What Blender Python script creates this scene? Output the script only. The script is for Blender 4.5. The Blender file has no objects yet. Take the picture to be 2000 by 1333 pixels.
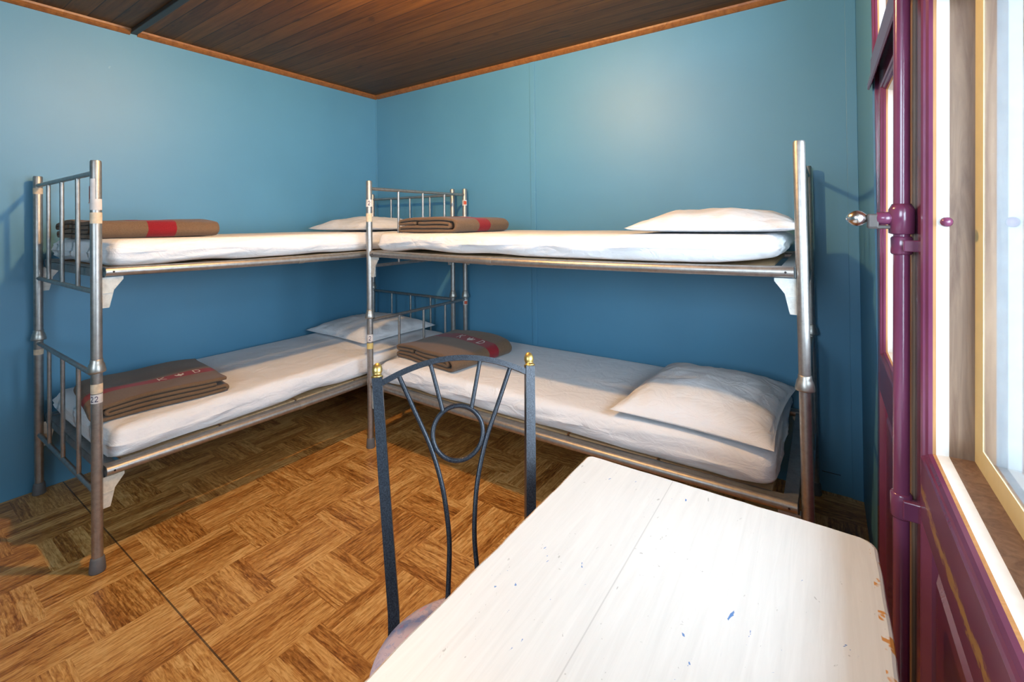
import bpy, bmesh, math, random
from mathutils import Vector, Matrix, noise
random.seed(7)
SC = bpy.context.scene
COL = SC.collection

# ------------------------------------------------------------------ camera
cam = bpy.data.cameras.new('camera')
cam.sensor_fit = 'HORIZONTAL'; cam.sensor_width = 36.0
cam.lens = 894.64 * 36.0 / 2000.0
cam.shift_x = -0.0001; cam.shift_y = (427.8 - 666.5) / 2000.0
cam.clip_start = 0.01
camo = bpy.data.objects.new('camera', cam); COL.objects.link(camo)
_r = Vector((0.82589, 0.56372, -0.01160)); _f = Vector((-0.56367, 0.82597, 0.00741)); _u = _r.cross(_f)
_m = Matrix((( _r.x, _u.x, -_f.x), (_r.y, _u.y, -_f.y), (_r.z, _u.z, -_f.z))).to_4x4()
_m.translation = Vector((3.1112, -2.5447, 1.25))
camo.matrix_world = _m
SC.camera = camo

# ------------------------------------------------------------------ world, daylight, exposure
W = bpy.data.worlds.new('sky'); SC.world = W; W.use_nodes = True
W.node_tree.nodes['Background'].inputs[0].default_value = (0.70, 0.86, 1.0, 1)
W.node_tree.nodes['Background'].inputs[1].default_value = 25.0
SC.view_settings.view_transform = 'Standard'; SC.view_settings.look = 'None'
SC.view_settings.gamma = 1.0; SC.view_settings.use_curve_mapping = False
SC.view_settings.exposure = -0.22

def area(name, loc, target, sx, sy, power, color, portal=False):
    l = bpy.data.lights.new(name, 'AREA'); l.shape = 'RECTANGLE'; l.size = sx; l.size_y = sy
    l.energy = power; l.color = color
    if portal: l.cycles.is_portal = True
    o = bpy.data.objects.new(name, l); COL.objects.link(o); o.location = loc
    o.rotation_euler = (Vector(target) - Vector(loc)).to_track_quat('-Z', 'Y').to_euler()
    return o
X0 = 3.237                      # plane of the window wall
area('window_portal', (3.42, -1.55, 1.5), (0, -1.55, 1.5), 1.7, 1.7, 1, (1, 1, 1), True)
area('window_fill_portal', (2.625, -4.13, 1.725), (2.625, 0, 1.725), 1.05, .95, 1, (1, 1, 1), True)  # portal of the added rear window
LAMP = (1.78, -1.47, 2.22)

# ------------------------------------------------------------------ node helpers
def newmat(name):
    m = bpy.data.materials.new(name); m.use_nodes = True
    nt = m.node_tree; b = nt.nodes['Principled BSDF']
    return m, nt, b
def nd(nt, t, **k):
    n = nt.nodes.new(t)
    for a, v in k.items():
        if a.startswith('i_'):
            key = a[2:]; n.inputs[int(key) if key.isdigit() else key].default_value = v
        else: setattr(n, a, v)
    return n
def coords(nt, scale=(1, 1, 1), rot=(0, 0, 0), loc=(0, 0, 0), kind='Object'):
    tc = nd(nt, 'ShaderNodeTexCoord'); mp = nd(nt, 'ShaderNodeMapping')
    mp.inputs['Scale'].default_value = scale; mp.inputs['Rotation'].default_value = rot; mp.inputs['Location'].default_value = loc
    nt.links.new(tc.outputs[kind], mp.inputs[0]); return mp.outputs[0]
def noise_n(nt, vec, scale, detail=4, rough=.55, dist=0):
    n = nd(nt, 'ShaderNodeTexNoise'); n.inputs['Scale'].default_value = scale; n.inputs['Detail'].default_value = detail
    n.inputs['Roughness'].default_value = rough; n.inputs['Distortion'].default_value = dist
    nt.links.new(vec, n.inputs['Vector']); return n.outputs['Fac']
def ramp(nt, fac, stops):
    r = nd(nt, 'ShaderNodeValToRGB'); e = r.color_ramp.elements
    while len(e) < len(stops): e.new(.5)
    for el, (p, c) in zip(e, stops):
        el.position = p; el.color = (c[0], c[1], c[2], 1) if len(c) == 3 else c
    nt.links.new(fac, r.inputs[0]); return r.outputs[0]
def math_n(nt, op, a, b=None, clamp=False):
    n = nd(nt, 'ShaderNodeMath', operation=op, use_clamp=clamp)
    for i, v in enumerate((a, b)):
        if v is None: continue
        if hasattr(v, 'links'): nt.links.new(v, n.inputs[i])
        else: n.inputs[i].default_value = v
    return n.outputs[0]
def mix(nt, fac, a, b, mode='MIX'):
    n = nd(nt, 'ShaderNodeMix', data_type='RGBA', blend_type=mode)
    for i, v in ((0, fac), (6, a), (7, b)):
        if hasattr(v, 'links'): nt.links.new(v, n.inputs[i])
        elif i == 0: n.inputs[0].default_value = v
        else: n.inputs[i].default_value = (v[0], v[1], v[2], 1)
    return n.outputs[2]
def bump(nt, b, h, strength=.3, dist=.002):
    n = nd(nt, 'ShaderNodeBump'); n.inputs['Strength'].default_value = strength; n.inputs['Distance'].default_value = dist
    nt.links.new(h, n.inputs['Height']); nt.links.new(n.outputs[0], b.inputs['Normal'])
def base(nt, b, c): nt.links.new(c, b.inputs['Base Color'])
def setp(b, **k):
    for a, v in k.items(): b.inputs[a.replace('_', ' ')].default_value = v

# ------------------------------------------------------------------ materials
def m_wall():
    m, nt, b = newmat('blue_wall_paint'); v = coords(nt, (1, 1, 1))
    n = noise_n(nt, v, 1.6, 3); c = ramp(nt, n, [(.3, (.080, .256, .405)), (.7, (.092, .284, .438))])
    v2 = coords(nt, (9, 9, 1.0)); n2 = noise_n(nt, v2, 5, 6, .6)
    fl = noise_n(nt, v, 26, 2, .5); spot = ramp(nt, fl, [(.77, (0, 0, 0)), (.80, (1, 1, 1))])
    base(nt, b, mix(nt, math_n(nt, 'MULTIPLY', spot, .25), c, (.25, .45, .55)))
    setp(b, Roughness=.50); b.inputs['Specular IOR Level'].default_value = .65
    bump(nt, b, n2, .12, .003); return m
def m_simple(name, col, rough=.5, metal=0, var=.15, scale=20, bumps=0, spec=.5):
    m, nt, b = newmat(name); v = coords(nt); n = noise_n(nt, v, scale, 4)
    lo = [c * (1 - var) for c in col]; hi = [min(1, c * (1 + var)) for c in col]
    base(nt, b, ramp(nt, n, [(.3, lo), (.7, hi)])); setp(b, Roughness=rough, Metallic=metal)
    b.inputs['Specular IOR Level'].default_value = spec
    if bumps: bump(nt, b, n, bumps, .001)
    return m
def m_wood(name, a, c, stretch=(1, 14, 14), scale=3, rough=.45, bumpy=.2):
    m, nt, b = newmat(name); v = coords(nt, stretch); n = noise_n(nt, v, scale, 6, .62, 1.2)
    base(nt, b, ramp(nt, n, [(.3, a), (.68, c)])); setp(b, Roughness=rough); bump(nt, b, n, bumpy, .002); return m
def m_floor():
    # printed basket-weave parquet: columns .253 wide along X, repeat .475 along Y, neighbouring columns offset by half
    m, nt, b = newmat('parquet_print_vinyl'); tc = nd(nt, 'ShaderNodeTexCoord')
    sx = nd(nt, 'ShaderNodeSeparateXYZ'); nt.links.new(tc.outputs['Object'], sx.inputs[0]); x, y = sx.outputs[0], sx.outputs[1]
    seam = math_n(nt, 'LESS_THAN', y, -1.93)
    x = math_n(nt, 'SUBTRACT', x, math_n(nt, 'MULTIPLY', seam, 0.0))
    u = math_n(nt, 'DIVIDE', math_n(nt, 'SUBTRACT', x, .018), .253)
    k = math_n(nt, 'FLOOR', u); fu = math_n(nt, 'FRACT', u)
    odd = math_n(nt, 'FLOORED_MODULO', k, 2.0)
    yy = math_n(nt, 'DIVIDE', math_n(nt, 'ADD', math_n(nt, 'ADD', y, 5 * .475 + 1.64 - 1.9), math_n(nt, 'MULTIPLY', odd, .2375)), .475)
    yy = math_n(nt, 'DIVIDE', math_n(nt, 'ADD', math_n(nt, 'ADD', y, 1.64 - .475 * 4 + 9.5 * .475 * 0 + 1.9 * 2), math_n(nt, 'MULTIPLY', odd, .2375)), .475)
    j = math_n(nt, 'FLOOR', yy); fv = math_n(nt, 'FRACT', yy)
    isx = math_n(nt, 'LESS_THAN', fv, .385)          # strips along X here
    # strip number inside the block
    sxn = math_n(nt, 'FLOOR', math_n(nt, 'MULTIPLY', fv, 4 / .385))
    syn = math_n(nt, 'FLOOR', math_n(nt, 'MULTIPLY', fu, 5))
    def sel(a, c): return math_n(nt, 'ADD', math_n(nt, 'MULTIPLY', isx, a), math_n(nt, 'MULTIPLY', math_n(nt, 'SUBTRACT', 1.0, isx), c))
    sn = sel(sxn, math_n(nt, 'ADD', syn, 11.0))
    cmb = nd(nt, 'ShaderNodeCombineXYZ')
    nt.links.new(k, cmb.inputs[0]); nt.links.new(j, cmb.inputs[1]); nt.links.new(sn, cmb.inputs[2])
    wn = nd(nt, 'ShaderNodeTexWhiteNoise', noise_dimensions='3D'); nt.links.new(cmb.outputs[0], wn.inputs[0]); rnd = wn.outputs['Value']
    # grain coordinates: along / across
    along = sel(x, y); across = sel(y, x)
    gv = nd(nt, 'ShaderNodeCombineXYZ')
    nt.links.new(math_n(nt, 'MULTIPLY', along, 11.0), gv.inputs[0]); nt.links.new(math_n(nt, 'MULTIPLY', across, 120.0), gv.inputs[1]); nt.links.new(math_n(nt, 'MULTIPLY', rnd, 40.0), gv.inputs[2])
    g = noise_n(nt, gv.outputs[0], 1.0, 5, .62, .8)
    gv2 = nd(nt, 'ShaderNodeCombineXYZ')
    nt.links.new(math_n(nt, 'MULTIPLY', along, 22.0), gv2.inputs[0]); nt.links.new(math_n(nt, 'MULTIPLY', across, 60.0), gv2.inputs[1]); nt.links.new(math_n(nt, 'MULTIPLY', rnd, 17.0), gv2.inputs[2])
    g2 = noise_n(nt, gv2.outputs[0], 1.0, 3, .6, 1.5)
    t = math_n(nt, 'ADD', math_n(nt, 'ADD', math_n(nt, 'MULTIPLY', g, .75), math_n(nt, 'MULTIPLY', g2, .35)), math_n(nt, 'MULTIPLY', math_n(nt, 'SUBTRACT', rnd, .5), .17))
    c = ramp(nt, t, [(.36, (.19, .062, .012)), (.48, (.38, .155, .032)), (.58, (.58, .285, .075)), (.72, (.78, .47, .17))])
    pit = noise_n(nt, tc.outputs['Object'], 190, 2, .6); pitm = ramp(nt, pit, [(.70, (0, 0, 0)), (.75, (1, 1, 1))])
    c = mix(nt, math_n(nt, 'MULTIPLY', pitm, .55), c, (.06, .03, .012))
    d = math_n(nt, 'ABSOLUTE', math_n(nt, 'ADD', y, 1.93)); line = math_n(nt, 'LESS_THAN', d, .0025)
    c = mix(nt, math_n(nt, 'MULTIPLY', line, .8), c, (.03, .025, .02))
    base(nt, b, c); setp(b, Roughness=.33); b.inputs['Specular IOR Level'].default_value = .45
    bump(nt, b, t, .12, .001); return m
def m_ceiling():
    m, nt, b = newmat('dark_stained_boards'); tc = nd(nt, 'ShaderNodeTexCoord')
    sx = nd(nt, 'ShaderNodeSeparateXYZ'); nt.links.new(tc.outputs['Object'], sx.inputs[0])
    u = math_n(nt, 'DIVIDE', sx.outputs[1], .092); k = math_n(nt, 'FLOOR', u); fu = math_n(nt, 'FRACT', u)
    wn = nd(nt, 'ShaderNodeTexWhiteNoise', noise_dimensions='1D'); nt.links.new(k, wn.inputs['W'])
    cv = nd(nt, 'ShaderNodeCombineXYZ'); nt.links.new(math_n(nt, 'MULTIPLY', sx.outputs[0], 2.0), cv.inputs[0])
    nt.links.new(math_n(nt, 'MULTIPLY', sx.outputs[1], 38.0), cv.inputs[1]); nt.links.new(math_n(nt, 'MULTIPLY', wn.outputs['Value'], 30), cv.inputs[2])
    g = noise_n(nt, cv.outputs[0], 1.0, 5, .6, 1.2)
    t = math_n(nt, 'ADD', g, math_n(nt, 'MULTIPLY', math_n(nt, 'SUBTRACT', wn.outputs['Value'], .5), .3))
    c = ramp(nt, t, [(.25, (.085, .031, .006)), (.7, (.20, .078, .015))])
    kn = noise_n(nt, coords(nt, (3, 9, 1)), 2.2, 2, .5); kk = ramp(nt, kn, [(.66, (0, 0, 0)), (.74, (1, 1, 1))])
    c = mix(nt, math_n(nt, 'MULTIPLY', kk, .5), c, (.018, .012, .008))
    gap = math_n(nt, 'LESS_THAN', fu, .05); c = mix(nt, math_n(nt, 'MULTIPLY', gap, .8), c, (.012, .006, .003))
    base(nt, b, c); setp(b, Roughness=.5); b.inputs['Specular IOR Level'].default_value = .3
    h = math_n(nt, 'SUBTRACT', 1.0, gap); bump(nt, b, h, .5, .004); return m
def m_sheet():
    m, nt, b = newmat('white_cotton_sheet'); v = coords(nt)
    n = noise_n(nt, v, 6, 5, .6, .6); base(nt, b, ramp(nt, n, [(.3, (.75, .75, .77)), (.7, (.80, .80, .82))]))
    setp(b, Roughness=.85); b.inputs['Specular IOR Level'].default_value = .2
    n2 = noise_n(nt, coords(nt, (7, 7, 16), (0, .35, .3)), 1.6, 4, .55, 1.0)
    bump(nt, b, n2, .55, .014); return m
def m_wool(name, a, c):
    m, nt, b = newmat(name); v = coords(nt); n = noise_n(nt, v, 260, 4, .75); n1 = noise_n(nt, v, 14, 3)
    cc = ramp(nt, n, [(.28, a), (.72, c)]); base(nt, b, mix(nt, math_n(nt, 'MULTIPLY', n1, .22), cc, [x * .6 for x in a]))
    setp(b, Roughness=.95); b.inputs['Specular IOR Level'].default_value = .1
    b.inputs['Sheen Weight'].default_value = .15; bump(nt, b, n, .6, .002); return m
def m_steel(name, col=(.44, .42, .40), rough=.33, metal=.9):
    m, nt, b = newmat(name); v = coords(nt); n = noise_n(nt, v, 45, 5, .7); n2 = noise_n(nt, v, 7, 3)
    c = ramp(nt, n, [(.25, [x * .72 for x in col]), (.6, col)])
    sp = ramp(nt, noise_n(nt, v, 130, 2), [(.68, (0, 0, 0)), (.74, (1, 1, 1))])
    base(nt, b, mix(nt, math_n(nt, 'MULTIPLY', sp, .35), c, (.20, .17, .14)))
    setp(b, Metallic=metal); nt.links.new(math_n(nt, 'ADD', math_n(nt, 'MULTIPLY', n2, .25), rough - .02), b.inputs['Roughness']); return m
def m_plum():
    m, nt, b = newmat('glossy_plum_paint'); v = coords(nt); n = noise_n(nt, v, 7, 3)
    base(nt, b, ramp(nt, n, [(.3, (.150, .035, .085)), (.7, (.185, .048, .110))])); setp(b, Roughness=.22)
    b.inputs['Coat Weight'].default_value = .3; b.inputs['Coat Roughness'].default_value = .1
    bump(nt, b, noise_n(nt, coords(nt, (1, 1, .5)), 160, 3), .10, .001); return m
def m_plum_worn():
    m, nt, b = newmat('worn_plum_paint'); v = coords(nt); n = noise_n(nt, v, 7, 3)
    c = ramp(nt, n, [(.3, (.125, .032, .075)), (.7, (.16, .045, .10))])
    tc = nd(nt, 'ShaderNodeTexCoord'); sx = nd(nt, 'ShaderNodeSeparateXYZ'); nt.links.new(tc.outputs['Object'], sx.inputs[0])
    wob = noise_n(nt, coords(nt, (1, 5, 1)), 1.6, 2)
    d = math_n(nt, 'ABSOLUTE', math_n(nt, 'SUBTRACT', sx.outputs[2], math_n(nt, 'ADD', .780, math_n(nt, 'MULTIPLY', wob, .04))))
    s = noise_n(nt, coords(nt, (1, 12, 55)), 2.2, 6, .8, .6)
    near = math_n(nt, 'SUBTRACT', 1.0, math_n(nt, 'DIVIDE', d, .040), True)
    f = ramp(nt, math_n(nt, 'MULTIPLY', near, s), [(.37, (0, 0, 0)), (.44, (1, 1, 1))])
    base(nt, b, mix(nt, math_n(nt, 'MULTIPLY', f, .9), c, (.36, .21, .07))); setp(b, Roughness=.3)
    bump(nt, b, f, -.3, .001); return m
def m_table():
    m, nt, b = newmat('chipped_white_paint'); v = coords(nt)
    g = noise_n(nt, coords(nt, (40, 2.2, 4)), 2.2, 5, .65, .6)
    c = ramp(nt, g, [(.3, (.62, .63, .62)), (.7, (.70, .71, .70))])
    nf = noise_n(nt, coords(nt, (1, .6, 1)), 58, 3, .65, .7); big = noise_n(nt, v, 9, 2)
    ff = math_n(nt, 'ADD', nf, math_n(nt, 'MULTIPLY', math_n(nt, 'SUBTRACT', big, .5), .42))
    flk = ramp(nt, ff, [(.722, (0, 0, 0)), (.735, (1, 1, 1))]); c = mix(nt, flk, c, (.10, .22, .48))
    nf2 = noise_n(nt, coords(nt, (1, .5, 1), (0, 0, .3), (3, 1, 0)), 110, 3, .7, .5)
    f2 = ramp(nt, nf2, [(.69, (0, 0, 0)), (.72, (1, 1, 1))]); c = mix(nt, math_n(nt, 'MULTIPLY', f2, .7), c, (.30, .31, .30))
    sc = noise_n(nt, coords(nt, (26, 1.6, 1), (0, 0, -.25)), 9, 3, .7); f3 = ramp(nt, sc, [(.70, (0, 0, 0)), (.74, (1, 1, 1))])
    c = mix(nt, math_n(nt, 'MULTIPLY', f3, .25), c, (.45, .47, .52))
    tc = nd(nt, 'ShaderNodeTexCoord'); sx = nd(nt, 'ShaderNodeSeparateXYZ'); nt.links.new(tc.outputs['Object'], sx.inputs[0])
    d = math_n(nt, 'ABSOLUTE', math_n(nt, 'SUBTRACT', sx.outputs[0], 2.864)); ln = math_n(nt, 'LESS_THAN', d, .0009)
    c = mix(nt, math_n(nt, 'MULTIPLY', ln, .45), c, (.35, .36, .36))
    # worn edges: bare orange wood along the right edge and a thin line on the left
    er = math_n(nt, 'GREATER_THAN', sx.outputs[0], 3.160); en = noise_n(nt, coords(nt, (1, 1, .2)), 26, 3, .65)
    e = math_n(nt, 'MULTIPLY', er, ramp(nt, en, [(.53, (0, 0, 0)), (.56, (1, 1, 1))])); c = mix(nt, e, c, (.58, .26, .06))
    el = math_n(nt, 'LESS_THAN', sx.outputs[0], 2.690); e2 = math_n(nt, 'MULTIPLY', el, ramp(nt, en, [(.48, (0, 0, 0)), (.52, (1, 1, 1))])); c = mix(nt, math_n(nt, 'MULTIPLY', e2, .7), c, (.62, .42, .22))
    base(nt, b, c); setp(b, Roughness=.42); bump(nt, b, g, .14, .0015); return m
def m_floral():
    m, nt, b = newmat('floral_seat_fabric'); v = coords(nt)
    c = (.58, .48, .56)
    n1 = noise_n(nt, v, 26, 3, .5, 1.5); f1 = ramp(nt, n1, [(.56, (0, 0, 0)), (.60, (1, 1, 1))]); c1 = mix(nt, math_n(nt, 'MULTIPLY', f1, .6), c, (.28, .36, .58))
    n2 = noise_n(nt, coords(nt, (1, 1, 1), (0, 0, 0), (7, 3, 1)), 30, 3, .5, 1.5); f2 = ramp(nt, n2, [(.60, (0, 0, 0)), (.64, (1, 1, 1))]); c2 = mix(nt, math_n(nt, 'MULTIPLY', f2, .6), c1, (.70, .30, .38))
    n3 = noise_n(nt, coords(nt, (1, 1, 1), (0, 0, 0), (1, 9, 1)), 22, 2, .5, 2.0)
    d = math_n(nt, 'ABSOLUTE', math_n(nt, 'SUBTRACT', n3, .5)); f3 = math_n(nt, 'LESS_THAN', d, .012); c3 = mix(nt, math_n(nt, 'MULTIPLY', f3, .6), c2, (.40, .34, .46))
    base(nt, b, c3); setp(b, Roughness=.8); return m
def m_hammer():
    m, nt, b = newmat('hammered_black_enamel'); v = coords(nt); n = noise_n(nt, v, 420, 3, .6)
    base(nt, b, ramp(nt, n, [(.35, (.012, .014, .019)), (.68, (.055, .060, .075))])); setp(b, Roughness=.32, Metallic=.35)
    bump(nt, b, n, .35, .0008); return m
def m_glass():
    m, nt, b = newmat('window_glass'); out = nt.nodes['Material Output']; nt.nodes.remove(b)
    tr = nd(nt, 'ShaderNodeBsdfTransparent'); gl = nd(nt, 'ShaderNodeBsdfGlossy'); gl.inputs['Roughness'].default_value = .02
    tr.inputs[0].default_value = (.97, .98, .985, 1)
    geo = nd(nt, 'ShaderNodeNewGeometry'); dp = nd(nt, 'ShaderNodeVectorMath', operation='DOT_PRODUCT')
    nt.links.new(geo.outputs['Incoming'], dp.inputs[0]); nt.links.new(geo.outputs['Normal'], dp.inputs[1])
    c = math_n(nt, 'ABSOLUTE', dp.outputs['Value']); fr = math_n(nt, 'ADD', .03, math_n(nt, 'MULTIPLY', .97, math_n(nt, 'POWER', math_n(nt, 'SUBTRACT', 1.0, c), 5.0)))
    mx = nd(nt, 'ShaderNodeMixShader'); nt.links.new(fr, mx.inputs[0]); nt.links.new(tr.outputs[0], mx.inputs[1]); nt.links.new(gl.outputs[0], mx.inputs[2])
    nt.links.new(mx.outputs[0], out.inputs[0]); return m

MW = m_wall(); MFL = m_floor(); MCE = m_ceiling(); MSH = m_sheet()
MTR = m_wood('orange_brown_trim_wood', (.17, .058, .014), (.32, .125, .032), (14, 14, 14), 2)
MBE = m_wood('dark_ceiling_batten', (.014, .010, .008), (.035, .025, .018))
MWOOL = m_wool('brown_wool', (.118, .070, .040), (.205, .130, .080))
MRED = m_wool('red_wool', (.19, .010, .016), (.28, .018, .026))
MLET = m_wool('cream_thread', (.62, .52, .46), (.72, .62, .56))
MST = m_steel('galvanised_tube'); MST2 = m_steel('dull_flat_iron', (.30, .31, .31), .5, .8)
MGAL = m_steel('zinc_plate', (.62, .63, .60), .55, .35); MCR = m_steel('cream_plate', (.70, .62, .50), .6, .1)
MCOLL = m_steel('polished_collar', (.50, .48, .44), .30)
MCAP = m_simple('grey_rubber', (.13, .125, .125), .6)
MTAPE = m_simple('cream_paper_tape', (.66, .52, .37), .8, 0, .15, 60)
MWT = m_simple('white_paper_label', (.62, .58, .56), .8); MREDT = m_simple('orange_red_tag', (.55, .08, .03), .6)
MYT = m_simple('yellow_tape', (.60, .46, .16), .7); MINK = m_simple('dark_ink', (.05, .04, .09), .8)
MPLY = m_wood('bare_plywood', (.42, .28, .14), (.60, .42, .24), (2, 14, 8), 3)
MPL = m_plum(); MPW = m_plum_worn(); MCHROME = m_steel('chrome', (.80, .78, .76), .17, 1.0)
MWHT = m_simple('white_frame_paint', (.80, .80, .78), .35, 0, .04, 60, .25)
MGRW = m_simple('dimmed_white_paint', (.19, .215, .24), .5, 0, .08, 40, .25)  # white outer paint greyed so strong daylight doesn't burn it out
MBRN = m_wood('raw_brown_wood', (.12, .060, .034), (.26, .165, .105), (26, 26, 1.6), 2.2, .5, .3)
MBR2 = m_wood('orange_raw_wood', (.40, .20, .07), (.56, .30, .12), (26, 26, 1.6), 2.2, .55, .3)
MYEL = m_simple('yellow_frame_paint', (.66, .55, .28), .4, 0, .05, 30, .2)
MTAB = m_table(); MFLO = m_floral(); MHAM = m_hammer(); MGOLD = m_steel('brass', (.72, .50, .17), .28, 1.0); MGL = m_glass()
MDK = m_simple('dark_gap', (.012, .010, .010), .7)
MPLAIN = m_simple('plain_plaster', (.16, .15, .15), .8)

# ------------------------------------------------------------------ mesh helpers
class MB:
    def __init__(s): s.v = []; s.f = []; s.m = []; s.s = []
    def add(s, verts, faces, mi=0, smooth=False):
        o = len(s.v); s.v += [Vector(p) for p in verts]
        for f in faces: s.f.append([i + o for i in f]); s.m.append(mi); s.s.append(smooth)
        return s
    def box(s, a, b, mi=0, bev=0.0):
        bm = bmesh.new(); bmesh.ops.create_cube(bm, size=1)
        sx, sy, sz = [abs(b[i] - a[i]) for i in range(3)]
        for v in bm.verts: v.co = Vector((v.co.x * sx + (a[0] + b[0]) / 2, v.co.y * sy + (a[1] + b[1]) / 2, v.co.z * sz + (a[2] + b[2]) / 2))
        if bev: bmesh.ops.bevel(bm, geom=bm.edges[:], offset=bev, segments=2, profile=.5, affect='EDGES')
        bm.verts.index_update(); s.add([v.co.copy() for v in bm.verts], [[v.index for v in f.verts] for f in bm.faces], mi, False); bm.free(); return s
    def tube(s, pts, r, n=14, mi=0, cap=True):
        pts = [Vector(p) for p in pts]; rs = r if isinstance(r, (list, tuple)) else [r] * len(pts)
        vs = []; fs = []; ref = None
        for i, p in enumerate(pts):
            t = (pts[min(i + 1, len(pts) - 1)] - pts[max(i - 1, 0)]).normalized()
            if ref is None:
                ref = t.cross(Vector((0, 0, 1)) if abs(t.z) < .9 else Vector((0, 1, 0))).normalized()
            ref = (ref - t * ref.dot(t)).normalized(); bi = t.cross(ref)
            for k in range(n):
                a = 2 * math.pi * k / n; vs.append(p + (ref * math.cos(a) + bi * math.sin(a)) * rs[i])
        for i in range(len(pts) - 1):
            for k in range(n): fs.append([i * n + k, i * n + (k + 1) % n, (i + 1) * n + (k + 1) % n, (i + 1) * n + k])
        s.add(vs, fs, mi, True)
        if cap:
            L = len(pts) - 1
            s.add(vs[:n], [list(range(n))[::-1]], mi); s.add(vs[L * n:], [list(range(n))], mi)
        return s
    def lathe(s, prof, o, ax=(0, 0, 1), n=24, mi=0):
        ax = Vector(ax).normalized(); o = Vector(o); e = ax.orthogonal().normalized(); b = ax.cross(e); vs = []; fs = []
        for h, r in prof:
            for k in range(n):
                a = 2 * math.pi * k / n; vs.append(o + ax * h + (e * math.cos(a) + b * math.sin(a)) * max(r, .0001))
        for i in range(len(prof) - 1):
            for k in range(n): fs.append([i * n + k, i * n + (k + 1) % n, (i + 1) * n + (k + 1) % n, (i + 1) * n + k])
        fs.append(list(range(n))[::-1]); fs.append([(len(prof) - 1) * n + k for k in range(n)])
        return s.add(vs, fs, mi, True)
    def prism(s, poly, d, mi=0):
        # poly: list of 3D points, d: extrusion vector
        d = Vector(d); n = len(poly); vs = [Vector(p) for p in poly] + [Vector(p) + d for p in poly]
        return s.add(vs, [list(range(n))[::-1], [n + i for i in range(n)]] + [[i, (i + 1) % n, n + (i + 1) % n, n + i] for i in range(n)], mi)
    def build(s, name, mats, parent=None, **props):
        me = bpy.data.meshes.new(name); me.from_pydata([v[:] for v in s.v], [], s.f)
        for m in (mats if isinstance(mats, (list, tuple)) else [mats]): me.materials.append(m)
        for p, mi, sm in zip(me.polygons, s.m, s.s): p.material_index = mi; p.use_smooth = sm
        bm = bmesh.new(); bm.from_mesh(me); bmesh.ops.recalc_face_normals(bm, faces=bm.faces); bm.to_mesh(me); bm.free()
        me.update(); o = bpy.data.objects.new(name, me); COL.objects.link(o)
        if parent: attach(o, parent)
        for k, v in props.items(): o[k] = v
        return o
def wloc(o):
    v = Vector((0, 0, 0))
    while o: v = v + Vector(o.location); o = o.parent
    return v
def attach(o, parent):
    # every thing's empty is unrotated; children keep world coordinates in their mesh by a location offset
    o.parent = parent; o.location = -wloc(parent)
def thing(name, label, cat, loc, group=None):
    o = bpy.data.objects.new(name, None); COL.objects.link(o); o.location = loc; o.empty_display_size = .1
    o['label'] = label; o['category'] = cat
    if group: o['group'] = group
    return o
def tag(o, label, cat, group=None):
    o['label'] = label; o['category'] = cat
    if group: o['group'] = group
    return o
def struct(o): o['kind'] = 'structure'; return o

# ------------------------------------------------------------------ room
H = 2.3245; YB = -4.0
struct(MB().box((-.15, YB - .1, -.1), (X0 + .45, .15, 0)).build('floor', MFL))
struct(MB().box((-.15, YB - .1, H), (X0 + .45, .15, H + .1)).build('ceiling', MCE))
struct(MB().box((-.12, YB, 0), (0, .12, H)).build('wall_left', MW))
struct(MB().box((0, 0, 0), (X0 + .3, .12, H)).build('wall_back', MW))
RW = (2.10, 3.15, 1.25, 2.20)                  # opening of an added, unseen window for fill daylight
mb = MB(); mb.box((-.12, YB - .12, 0), (RW[0], YB, H)); mb.box((RW[1], YB - .12, 0), (X0 + .16, YB, H)); mb.box((RW[0], YB - .12, 0), (RW[1], YB, RW[2])); mb.box((RW[0], YB - .12, RW[3]), (RW[1], YB, H))
struct(mb.build('wall_front', MW))
DY0, DY1 = -.765, -2.235                   # opening of the french window
mb = MB(); mb.box((X0, DY0, 0), (X0 + .16, 0, H)); mb.box((X0, YB, 0), (X0 + .16, DY1, H))
struct(mb.build('wall_right', MW))
# unseen porch outside the window, its roof depth set to limit the skylight
MPO = m_wood('weathered_porch_boards', (.22, .17, .12), (.34, .27, .20), (2, 14, 2), 3)
struct(MB().box((X0 + .46, -6.0, 2.36), (4.75, 1.5, 2.42)).build('ceiling_porch_shade', MPO))
struct(MB().box((X0 + .46, -6.0, -.12), (9.0, 1.5, -.02)).build('floor_porch', MPLAIN))
struct(MB().box((X0 + .46, 1.3, -.02), (5.5, 1.5, 2.36)).build('wall_porch', MPLAIN))
# ceiling cove strips
def cove(a, b, inward):
    prof = [(0, 0), (.026, 0), (.024, -.010), (.016, -.020), (.006, -.028), (0, -.030)]; a = Vector(a); b = Vector(b); iw = Vector(inward)
    return MB().prism([a + iw * q[0] + Vector((0, 0, q[1])) for q in prof], b - a)
struct(cove((0, YB, H), (0, -1.658, H), (1, 0, 0)).build('trim_1', MTR))
struct(cove((0, -1.626, H), (0, 0, H), (1, 0, 0)).build('trim_2', MTR))
struct(cove((.026, 0, H), (X0, 0, H), (0, -1, 0)).build('trim_3', MTR))
struct(MB().box((.0, -1.658, H - .022), (X0, -1.626, H), 0, .003).build('trim_4', MBE))
# cover strip over the panel joint of the back wall, corner strips
struct(MB().box((1.529, -.006, 0), (1.565, 0, H - .03), 0, .002).build('trim_5', MW))
struct(MB().box((X0 - .040, -.010, 0), (X0, 0, H - .03), 0, .002).build('trim_6', MW))
struct(MB().box((0, -.006, 0), (.008, 0, H - .03), 0, .002).build('trim_7', MW))
# scratch on the wall by the window
struct(MB().box((3.085, -.0010, .088), (3.155, .001, .0905)).build('trim_8', MDK))

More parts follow.
